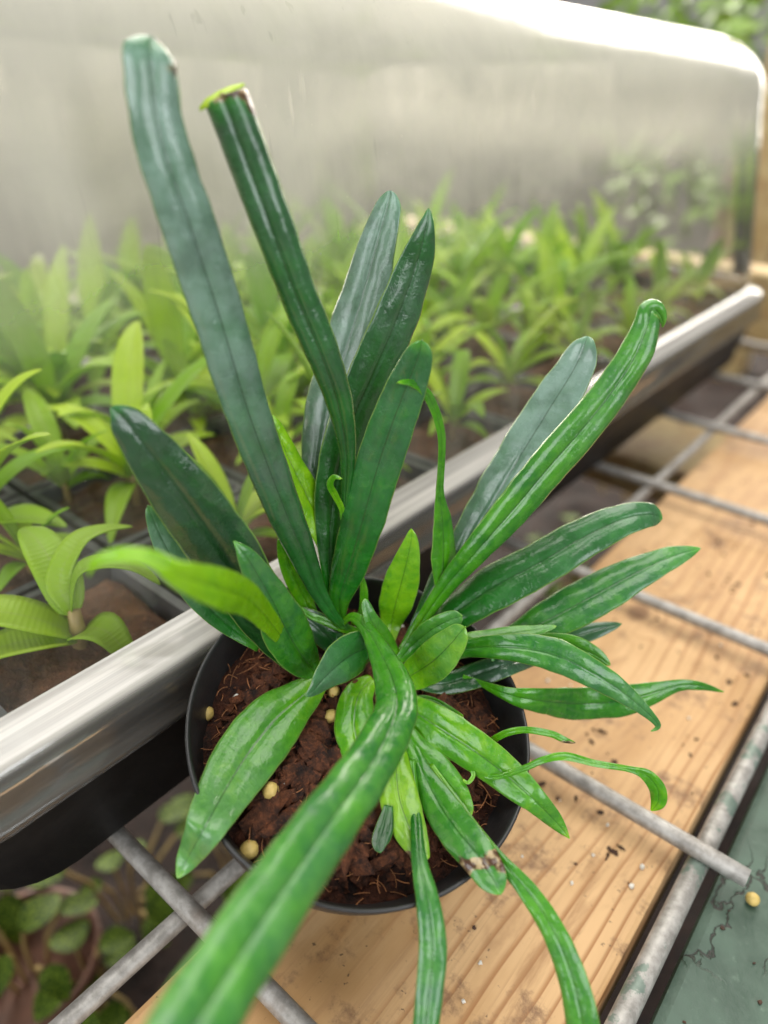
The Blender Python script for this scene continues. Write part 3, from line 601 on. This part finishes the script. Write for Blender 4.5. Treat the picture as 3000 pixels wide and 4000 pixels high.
    ('broad leaf over the rim with yellowed tip', 0.60, 0.40, 0.050, 0.25, [(0.0028,-0.0021,0.0551,0.00120,0.39,-0.13,0.91), (0.0033,-0.0099,0.0537,0.00385,0.41,-0.10,0.90), (0.0032,-0.0213,0.0527,0.00717,0.40,-0.10,0.91), (0.0047,-0.0320,0.0507,0.00773,0.33,-0.03,0.94), (0.0083,-0.0418,0.0502,0.00633,0.24,0.10,0.97), (0.0129,-0.0512,0.0507,0.00433,0.38,-0.37,0.85), (0.0110,-0.0551,0.0432,0.00264,0.40,-0.78,0.49), (0.0114,-0.0583,0.0406,0.00107,0.41,-0.55,0.73)]),
    ('long leaf reaching toward the camera', 0.42, 0.18, 0.020, 0.50, [(-0.0024,0.0070,0.0604,0.00111,-0.11,-0.99,0.08), (0.0019,0.0070,0.0655,0.00132,-0.46,-0.70,0.55), (0.0099,0.0042,0.0670,0.00209,-0.23,-0.29,0.93), (0.0185,-0.0006,0.0672,0.00343,-0.17,-0.16,0.97), (0.0260,-0.0058,0.0681,0.00454,-0.15,-0.02,0.99), (0.0323,-0.0119,0.0691,0.00491,0.06,0.18,0.98), (0.0364,-0.0198,0.0701,0.00523,0.32,0.26,0.91), (0.0401,-0.0306,0.0716,0.00540,0.43,0.27,0.86), (0.0436,-0.0439,0.0741,0.00565,0.46,0.26,0.85), (0.0471,-0.0575,0.0760,0.00583,0.46,0.25,0.85), (0.0506,-0.0697,0.0779,0.00585,0.44,0.27,0.86), (0.0537,-0.0795,0.0795,0.00587,0.43,0.26,0.86), (0.0555,-0.0850,0.0802,0.00538,0.39,0.34,0.85), (0.0567,-0.0876,0.0813,0.00328,0.33,0.50,0.80)]),
    ('', 0.65, 0.00, 0.050, 0.20, [(0.0120,0.0037,0.0525,0.00180,0.41,-0.13,0.90), (0.0124,-0.0022,0.0515,0.00411,0.29,-0.16,0.94), (0.0162,-0.0082,0.0492,0.00514,0.16,-0.31,0.94), (0.0216,-0.0121,0.0467,0.00457,0.15,-0.43,0.89), (0.0274,-0.0150,0.0442,0.00272,0.16,-0.47,0.87), (0.0315,-0.0165,0.0424,0.00064,0.18,-0.49,0.85)]),
    ('lime leaf with brown tip', 0.90, 0.10, 0.020, 0.25, [(0.0228,-0.0009,0.0479,0.00115,0.24,-0.23,0.94), (0.0288,-0.0073,0.0448,0.00335,0.24,-0.24,0.94), (0.0346,-0.0131,0.0418,0.00475,0.20,-0.26,0.94), (0.0408,-0.0169,0.0396,0.00398,0.09,-0.24,0.97), (0.0453,-0.0195,0.0392,0.00266,-0.01,-0.19,0.98), (0.0476,-0.0211,0.0388,0.00181,0.02,-0.19,0.98)]),
    ('', 0.65, 0.10, 0.050, 0.25, [(0.0167,0.0036,0.0508,0.00142,0.30,-0.71,0.64), (0.0240,0.0047,0.0486,0.00387,0.13,-0.73,0.67), (0.0327,0.0044,0.0486,0.00524,0.07,-0.74,0.67), (0.0423,0.0052,0.0472,0.00512,0.26,-0.72,0.65), (0.0508,0.0067,0.0439,0.00440,0.25,-0.72,0.65), (0.0590,0.0063,0.0421,0.00323,0.49,-0.69,0.53), (0.0641,0.0095,0.0352,0.00197,0.70,-0.65,0.30), (0.0679,0.0107,0.0309,0.00033,0.63,-0.69,0.34)]),
    ('', 0.55, 0.05, 0.050, 0.20, [(0.0213,0.0009,0.0487,0.00116,0.27,-0.34,0.90), (0.0284,-0.0014,0.0458,0.00319,0.28,-0.36,0.89), (0.0363,-0.0023,0.0427,0.00447,0.30,-0.38,0.88), (0.0428,-0.0026,0.0403,0.00363,0.30,-0.38,0.88), (0.0467,-0.0032,0.0388,0.00218,0.27,-0.37,0.89), (0.0490,-0.0039,0.0379,0.00076,0.26,-0.35,0.90)]),
    ('leaf with brown scar over the rim', 0.40, 0.10, 0.050, 0.30, [(0.0266,-0.0001,0.0466,0.00115,0.16,-0.43,0.89), (0.0344,-0.0044,0.0431,0.00223,0.13,-0.43,0.89), (0.0418,-0.0077,0.0408,0.00411,-0.07,-0.37,0.92), (0.0495,-0.0113,0.0415,0.00455,-0.23,-0.36,0.90), (0.0567,-0.0139,0.0422,0.00418,-0.09,-0.42,0.90), (0.0616,-0.0154,0.0408,0.00342,0.12,-0.46,0.88), (0.0648,-0.0167,0.0396,0.00145,0.13,-0.46,0.88)]),
    ('', 0.50, 0.10, 0.030, 0.35, [(0.0353,-0.0019,0.0432,0.00067,0.05,-0.56,0.83), (0.0489,-0.0056,0.0398,0.00075,-0.10,-0.51,0.86), (0.0600,-0.0106,0.0409,0.00140,-0.10,-0.52,0.85), (0.0684,-0.0117,0.0384,0.00215,0.22,-0.60,0.77), (0.0758,-0.0132,0.0343,0.00258,0.31,-0.64,0.70), (0.0817,-0.0154,0.0291,0.00302,0.30,-0.69,0.66), (0.0864,-0.0184,0.0240,0.00344,0.27,-0.75,0.61), (0.0903,-0.0219,0.0172,0.00324,0.20,-0.78,0.59), (0.0918,-0.0248,0.0136,0.00138,0.11,-0.74,0.66)]),
    ('', 0.35, 0.20, 0.030, 0.45, [(0.0315,-0.0044,0.0442,0.00078,0.26,-0.21,0.94), (0.0386,-0.0119,0.0406,0.00118,0.11,-0.05,0.99), (0.0473,-0.0220,0.0416,0.00179,0.06,-0.03,1.00), (0.0539,-0.0274,0.0393,0.00258,0.32,-0.29,0.90), (0.0586,-0.0316,0.0346,0.00309,0.43,-0.40,0.81), (0.0618,-0.0365,0.0305,0.00294,0.44,-0.46,0.77), (0.0644,-0.0411,0.0257,0.00281,0.46,-0.52,0.72), (0.0669,-0.0462,0.0202,0.00223,0.44,-0.53,0.73), (0.0676,-0.0486,0.0184,0.00089,0.40,-0.49,0.77)]),
    ('', 0.72, 0.20, 0.060, 0.25, [(0.0164,0.0069,0.0514,0.00120,-0.01,-0.79,0.61), (0.0203,0.0094,0.0548,0.00415,-0.17,-0.91,0.38), (0.0262,0.0098,0.0627,0.00513,-0.16,-0.97,0.19), (0.0301,0.0108,0.0696,0.00410,-0.04,-0.97,0.22), (0.0318,0.0119,0.0733,0.00273,0.04,-0.95,0.30), (0.0327,0.0126,0.0752,0.00152,0.06,-0.95,0.30)]),
    ('', 0.45, 0.20, 0.060, 0.20, [(0.0136,0.0103,0.0529,0.00085,0.56,-0.68,0.48), (0.0156,0.0154,0.0578,0.00207,0.45,-0.84,0.30), (0.0197,0.0174,0.0640,0.00274,0.27,-0.95,0.17), (0.0238,0.0195,0.0682,0.00246,0.21,-0.95,0.24), (0.0268,0.0206,0.0704,0.00151,0.16,-0.95,0.27)]),
    ('', 0.55, 0.10, 0.050, 0.20, [(0.0137,0.0124,0.0532,0.00098,0.88,-0.23,0.42), (0.0118,0.0114,0.0567,0.00243,0.93,-0.20,0.32), (0.0101,0.0094,0.0618,0.00288,0.95,-0.19,0.25), (0.0083,0.0075,0.0673,0.00200,0.92,-0.26,0.29), (0.0068,0.0074,0.0707,0.00141,0.83,-0.34,0.44), (0.0056,0.0079,0.0727,0.00070,0.76,-0.33,0.56)]),
    ('', 0.78, 0.05, 0.050, 0.20, [(0.0092,0.0140,0.0551,0.00099,0.47,-0.59,0.66), (0.0071,0.0170,0.0593,0.00288,0.56,-0.76,0.35), (0.0077,0.0177,0.0655,0.00455,0.51,-0.86,0.02), (0.0089,0.0184,0.0729,0.00470,0.50,-0.87,-0.00), (0.0101,0.0190,0.0804,0.00354,0.51,-0.86,0.01), (0.0107,0.0196,0.0863,0.00185,0.56,-0.82,0.09), (0.0102,0.0201,0.0896,0.00069,0.59,-0.77,0.22)]),
    ('', 0.90, 0.00, 0.050, 0.20, [(-0.0054,0.0080,0.0629,0.00099,0.90,-0.35,0.25), (-0.0076,0.0111,0.0753,0.00245,0.91,-0.30,0.28), (-0.0112,0.0109,0.0848,0.00397,0.91,-0.21,0.35), (-0.0155,0.0091,0.0950,0.00412,0.92,-0.19,0.35), (-0.0194,0.0074,0.1048,0.00323,0.93,-0.19,0.31), (-0.0217,0.0064,0.1119,0.00193,0.93,-0.20,0.30), (-0.0230,0.0063,0.1152,0.00068,0.91,-0.21,0.35)]),
    ('', 0.65, 0.00, 0.050, 0.20, [(-0.0072,0.0040,0.0596,0.00075,0.74,-0.52,0.42), (-0.0102,0.0034,0.0640,0.00186,0.78,-0.53,0.32), (-0.0135,0.0023,0.0721,0.00280,0.81,-0.54,0.23), (-0.0159,0.0015,0.0795,0.00228,0.80,-0.56,0.20), (-0.0174,0.0014,0.0849,0.00083,0.79,-0.58,0.20)]),
    ('', 0.70, 0.00, 0.030, 0.10, [(-0.0045,0.0110,0.0797,0.00048,0.68,-0.73,0.02), (-0.0046,0.0112,0.0919,0.00070,0.73,-0.69,-0.05), (-0.0050,0.0093,0.0976,0.00085,0.84,-0.52,-0.16), (-0.0051,0.0075,0.1014,0.00083,0.73,-0.63,-0.28), (-0.0040,0.0075,0.1041,0.00066,0.14,-0.99,-0.00), (-0.0018,0.0080,0.1043,0.00022,0.15,-0.86,0.48)]),
    ('', 0.60, 0.00, 0.050, 0.20, [(-0.0015,0.0107,0.0585,0.00050,0.40,-0.88,0.24), (0.0003,0.0128,0.0630,0.00099,0.51,-0.84,0.18), (0.0001,0.0138,0.0685,0.00111,0.66,-0.73,0.17), (-0.0011,0.0141,0.0741,0.00037,0.69,-0.70,0.18)]),
    ('', 0.10, 0.25, 0.050, 0.25, [(0.0184,0.0101,0.0511,0.00109,0.46,-0.30,0.84), (0.0248,0.0158,0.0496,0.00267,0.46,-0.24,0.86), (0.0293,0.0243,0.0492,0.00358,0.24,-0.46,0.85), (0.0359,0.0291,0.0537,0.00317,0.37,-0.27,0.89), (0.0383,0.0403,0.0502,0.00229,0.47,-0.06,0.88), (0.0429,0.0478,0.0512,0.00064,0.33,-0.32,0.89)]),
    ('', 0.20, 0.30, 0.050, 0.25, [(0.0322,0.0280,0.0549,0.00098,0.56,0.08,0.83), (0.0358,0.0419,0.0511,0.00257,0.46,-0.17,0.87), (0.0429,0.0494,0.0534,0.00308,0.27,-0.45,0.85), (0.0486,0.0569,0.0551,0.00245,0.31,-0.40,0.86), (0.0531,0.0628,0.0560,0.00052,0.33,-0.38,0.86)]),
    ('', 0.50, 0.10, 0.050, 0.25, [(0.0331,0.0311,0.0550,0.00123,0.61,-0.63,0.49), (0.0397,0.0388,0.0566,0.00272,0.52,-0.73,0.45), (0.0470,0.0426,0.0578,0.00306,0.40,-0.82,0.41), (0.0533,0.0453,0.0564,0.00219,0.46,-0.81,0.36), (0.0574,0.0468,0.0541,0.00049,0.49,-0.82,0.30)]),
    ('', 0.60, 0.20, 0.050, 0.25, [(0.0180,0.0205,0.0542,0.00075,-0.16,-0.64,0.75), (0.0254,0.0244,0.0591,0.00207,-0.03,-0.55,0.84), (0.0327,0.0305,0.0612,0.00242,0.14,-0.41,0.90), (0.0388,0.0364,0.0624,0.00170,0.21,-0.33,0.92), (0.0430,0.0417,0.0629,0.00049,0.25,-0.28,0.93)]),
    ('thin leaf with a browned split end', 0.60, 0.00, 0.030, 0.30, [(0.0370,0.0015,0.0431,0.00057,0.66,-0.38,0.65), (0.0411,0.0076,0.0425,0.00069,0.41,-0.67,0.62), (0.0445,0.0103,0.0476,0.00084,0.16,-0.94,0.30), (0.0479,0.0117,0.0517,0.00089,0.15,-0.88,0.45), (0.0515,0.0142,0.0530,0.00083,0.42,-0.68,0.60), (0.0561,0.0174,0.0523,0.00083,0.54,-0.63,0.56), (0.0589,0.0188,0.0512,0.00077,0.66,-0.57,0.49), (0.0611,0.0211,0.0497,0.00022,0.76,-0.45,0.47)]),
    ('thin stalk ending in a spoon-shaped blade', 0.60, 0.00, 0.040, 0.25, [(0.0335,0.0042,0.0447,0.00057,0.12,-0.58,0.80), (0.0472,0.0043,0.0428,0.00066,-0.04,-0.65,0.76), (0.0545,0.0070,0.0482,0.00075,-0.05,-0.83,0.56), (0.0583,0.0098,0.0518,0.00080,0.18,-0.68,0.71), (0.0620,0.0134,0.0526,0.00096,0.50,-0.45,0.74), (0.0677,0.0180,0.0504,0.00080,0.62,-0.39,0.68), (0.0739,0.0240,0.0478,0.00076,0.66,-0.37,0.65), (0.0772,0.0267,0.0457,0.00152,0.73,-0.53,0.44), (0.0800,0.0278,0.0423,0.00197,0.56,-0.80,0.21), (0.0810,0.0275,0.0388,0.00187,0.16,-0.96,0.24), (0.0803,0.0264,0.0360,0.00066,0.01,-0.92,0.38)]),
    ('', 0.55, 0.00, 0.010, 0.00, [(-0.0098,-0.0034,0.0704,0.00059,0.89,-0.33,0.32), (-0.0068,-0.0000,0.0658,0.00084,0.86,-0.32,0.39), (-0.0038,0.0033,0.0630,0.00110,0.79,-0.36,0.49), (-0.0000,0.0072,0.0600,0.00123,0.80,-0.35,0.49), (0.0028,0.0105,0.0574,0.00124,0.82,-0.32,0.48)]),
    ('', 0.05, 0.20, 0.050, 0.20, [(0.0046,0.0038,0.0552,0.00122,0.40,-0.56,0.72), (-0.0013,0.0031,0.0579,0.00343,0.56,-0.53,0.63), (-0.0059,0.0011,0.0622,0.00365,0.71,-0.48,0.52), (-0.0096,-0.0011,0.0654,0.00206,0.67,-0.49,0.55), (-0.0119,-0.0016,0.0671,0.00073,0.59,-0.52,0.61)]),
    ('', 0.05, 0.10, 0.050, 0.20, [(0.0342,-0.0164,0.0414,0.00107,0.24,-0.20,0.95), (0.0366,-0.0208,0.0399,0.00209,0.25,-0.19,0.95), (0.0377,-0.0237,0.0391,0.00186,0.22,-0.20,0.95), (0.0391,-0.0251,0.0385,0.00061,0.17,-0.27,0.95)]),
    ('', 0.75, 0.00, 0.010, 0.00, [(0.0390,0.0037,0.0427,0.00040,-0.17,-0.62,0.76), (0.0421,0.0035,0.0433,0.00045,-0.16,-0.53,0.83), (0.0448,0.0025,0.0430,0.00050,0.06,-0.30,0.95), (0.0449,0.0004,0.0421,0.00044,0.44,-0.29,0.85), (0.0437,-0.0002,0.0427,0.00028,0.54,-0.47,0.70)]),
    ('', 0.60, 0.00, 0.010, 0.00, [(0.0215,0.0063,0.0494,0.00059,0.60,-0.38,0.70), (0.0246,0.0101,0.0489,0.00072,0.48,-0.53,0.70), (0.0290,0.0116,0.0483,0.00071,0.17,-0.64,0.75), (0.0351,0.0117,0.0478,0.00058,0.08,-0.63,0.77)]),
]
SCARS = {'tall leaf leaning left': (.996, 1.2), 'lime leaf with brown tip': (.955, 1.2), 'leaf with brown scar over the rim': (.80, .875), 'thin leaf with a browned split end': (.93, 1.2), 'tall leaf with tip cut off': (.993, 1.2), 'broad leaf over the rim with yellowed tip': (2.0, 2.1)}
NA = 20
for li, (remark, lime, bloom_sheen, tip, curl, pts) in enumerate(LEAVES):
    P = catmull([list(p) for p in pts], 9); n = len(P); V = []; UV = []; F = []
    acc = [0.0]
    for i in range(1, n): acc.append(acc[-1] + (Vector(P[i][:3]) - Vector(P[i - 1][:3])).length)
    tot = acc[-1]; seed = li * 13.7
    for i, p in enumerate(P):
        c = Vector(p[:3]); t = (Vector(P[min(i + 1, n - 1)][:3]) - Vector(P[max(i - 1, 0)][:3])).normalized()
        nr = Vector(p[4:7]); nr = (nr - t * nr.dot(t)).normalized(); side = t.cross(nr).normalized()
        u = acc[i] / tot; hw = max(.00012, p[3])
        if u > 1 - tip:
            q = (u - (1 - tip)) / tip; hw *= math.sqrt(max(0.0004, 1 - q * q))
        hw *= 1 + .045 * noise.noise(Vector((u * tot * 260, seed, 0)))
        fade = min(1, hw / .002)
        for k in range(NA + 1):
            v = 2 * k / NA - 1; a = abs(v)
            ripple = fade * .00055 * a * noise.noise(Vector((u * tot * 150, seed + (3 if v > 0 else 9), a)))
            pucker = fade * .00017 * noise.noise(Vector((u * tot * 420, v * hw * 420, seed)))
            puff = max(0.0, curl - .3)
            hgt = hw * ((.04 + .11 * puff) * math.sin(math.pi * min(1, a * 1.02)) - curl * (.36 + .7 * puff) * a ** 3.2 - (.06 + .12 * puff) * math.exp(-(v / .07) ** 2))
            lat = v * hw * (1 - .10 * curl * a ** 3)
            V.append(c + side * lat + nr * (hgt + ripple + pucker)); UV.append((u, (v + 1) / 2))
    m = NA + 1
    for i in range(n - 1):
        for k in range(NA): F.append((i * m + k, i * m + k + 1, (i + 1) * m + k + 1, (i + 1) * m + k))
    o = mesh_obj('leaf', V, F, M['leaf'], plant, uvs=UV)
    o.data.materials.append(M['leaf_under'])
    so = o.modifiers.new('thickness', 'SOLIDIFY'); so.thickness = 0.00042; so.offset = -1; so.material_offset = 1; so.use_rim = True
    o['lime'] = float(lime); o['bloom_sheen'] = float(bloom_sheen)
    s = SCARS.get(remark, (2.0, 2.1)); o['scar_from'] = float(s[0]); o['scar_to'] = float(s[1])
    if remark: o['label'] = remark
V = [(-0.02263, -0.00633, 0.17991), (-0.02216, -0.00457, 0.18073), (-0.02077, -0.00250, 0.18195), (-0.01945, -0.00049, 0.18317), (-0.01790, 0.00073, 0.18408), (-0.02309, -0.00604, 0.18019), (-0.02477, -0.00305, 0.18159), (-0.02524, 0.00057, 0.18290), (-0.02271, 0.00186, 0.18385), (-0.01840, 0.00118, 0.18423)]
tip_o = mesh_obj('torn_tip', V, [(k, k + 1, k + 6, k + 5) for k in range(4)], M['seedling'], plant, uvs=[(.5, .3)] * 10)
so = tip_o.modifiers.new('thickness', 'SOLIDIFY'); so.thickness = .0004

# ------------------------------------------------------------------ plants on the shelf below
def veined_plant(loc, label, seed, nleaf, spread, hgt, potr=0.0):
    random.seed(seed); r = empty('veined_plant', loc, label, 'plant', 'veined plants on the lower shelf')
    if potr:
        V, F = lathe_geo([(0, -.05), (potr * .75, -.05), (potr, .012), (potr * 1.05, .012), (potr * 1.05, .018), (potr * .96, .018), (potr * .93, .004), (0, .004)], 32)
        mesh_obj('pot', V, F, M['terra'], r)
    for k in range(nleaf):
        a = random.random() * 6.28; d = spread * math.sqrt(random.random()); L = random.uniform(.015, .025); w = L * random.uniform(.7, .85)
        c = Vector((d * math.cos(a), d * math.sin(a), hgt * random.uniform(.4, 1)))
        dirv = Vector((math.cos(a), math.sin(a), random.uniform(-.3, .2)))
        pts = [c + dirv * (L * s) + Vector((0, 0, -.3 * L * s * s)) for s in (0, .25, .5, .75, 1)]
        V, F, UV = blade_geo(pts, w, .15, 6, .9); o = mesh_obj('leaf', V, F, M['veined'], r, uvs=UV)
        V, F = tube_geo([(c.x * .3, c.y * .3, -.01), (c.x * .6, c.y * .6, c.z * .7), tuple(c)], .0012, 6, False); mesh_obj('stalk', V, F, M['stem'], r)
veined_plant((-.262, .036, -.215), 'veined round-leaved plant in a brown pot at the lower left corner', 3, 8, .03, .04, .036)
veined_plant((-.238, .055, -.235), 'bright veined plant beside the brown pot at lower left', 4, 7, .028, .05)
veined_plant((-.200, .070, -.24), 'low veined plant in the lower left mesh opening, near the plank', 14, 8, .035, .04)
veined_plant((-.268, .095, -.24), 'veined plant in shade below the corner of the black tray', 5, 9, .035, .05)
veined_plant((-.235, .150, -.24), 'shaded veined plant under the tray edge, left of the pot', 9, 9, .04, .05)
veined_plant((-.300, .045, -.24), 'veined plant at the left edge under the tray end', 15, 6, .03, .05)
veined_plant((-.210, .56, -.24), 'small veined plant in the gap between black tray and plank', 6, 10, .06, .06)
veined_plant((-.268, .79, -.24), 'shaded green plant beneath the far mesh beside the tray', 8, 12, .08, .06)

# ------------------------------------------------------------------ crumbs and grit on the board and beam
random.seed(11); V = []; F = []
for k in range(110):
    x = random.uniform(-.097, -.018); y = random.uniform(.02, .45); s = random.choice((.0003, .0004, .0005, .0007, .001)) * random.uniform(.7, 1.2)
    blob_geo((x, y, -.0095 + s * .5), s, V, F, .5, (random.uniform(1, 1.8), 1, .7), 5, 3)
for k in range(90):
    x = random.uniform(-.0005, .06); y = random.uniform(.03, .3); s = random.choice((.0003, .0004, .0006))
    blob_geo((x, y, -.0115 + s * .5), s, V, F, .5, (1.3, 1, .7), 5, 3)
for (x, y, n, sp) in ((-.042, .158, 9, .0025), (-.030, .146, 5, .002), (-.055, .185, 5, .002), (-.045, .31, 9, .005), (-.02, .235, 6, .004)):
    for k in range(n):
        s = random.uniform(.0003, .0011); blob_geo((x + random.gauss(0, sp), y + random.gauss(0, sp * 1.6), -.0095 + s * .2), s, V, F, .5, (1.6, 1, .45), 6, 4)
tag(mesh_obj('soil_crumbs', V, F, M['crumb'], smooth=False), 'dark soil crumbs scattered over the plank and beam', 'crumbs', kind='stuff')
V = []; F = []
for k in range(34):
    x = random.uniform(-.095, -.02); y = random.uniform(.03, .30); s = random.uniform(.0003, .0009); blob_geo((x, y, -.0095 + s * .6), s, V, F, .4, (1, 1, .8), 5, 4)
tag(mesh_obj('white_grit', V, F, M['perlite']), 'white perlite grit scattered on the pine plank', 'grit', kind='stuff')
V = []; F = []; blob_geo((0, 0, 0), .0019, V, F, .05, (1, 1, .95), 14, 9)
tag(mesh_obj('fertiliser_bead', V, F, M['prill'], loc=(0.0066, 0.1575, -.0097)), 'single yellow fertiliser bead lying on the green painted beam', 'bead')

# ------------------------------------------------------------------ far background right of the lid
far = box_obj('timber_rail', (-0.62, 0.72, -0.02), (0.3, 0.76, 0.05), M['pine2'], bevel=0.003)
tag(far, 'brown timber rail beyond the far end of the propagator', 'rail')
pst = box_obj('timber_post', (-0.379, 1.368, -0.8), (-0.299, 1.448, 0.9), M['pine2'], bevel=0.004)
tag(pst, 'brown upright timber post at the right edge beyond the propagator', 'post')
sh = empty('shrub', (-.50, 1.72, -.3), 'blurred green shrub beyond the lid in the top right corner', 'shrub')
random.seed(31); V = []; F = []
for k in range(900):
    d = Vector((random.gauss(0, 1), random.gauss(0, 1), random.gauss(0, 1))).normalized() * (.36 * random.random() ** .4)
    a = Vector((random.gauss(0, 1), random.gauss(0, 1), random.gauss(0, 1))).normalized(); b = a.orthogonal().normalized(); c = d + Vector((0, 0, .52)); L = random.uniform(.03, .06)
    i = len(V); V += [c, c + a * L * .5 + b * L * .25, c + a * L, c + a * L * .5 - b * L * .25]; F.append((i, i + 1, i + 2, i + 3))
mesh_obj('crown', V, F, M['shrub'], sh, smooth=False)
V, F = tube_geo([(0, 0, -.5), (.02, 0, 0), (0, .02, .5)], [.02, .016, .008], 8); mesh_obj('trunk', V, F, M['terra'], sh)
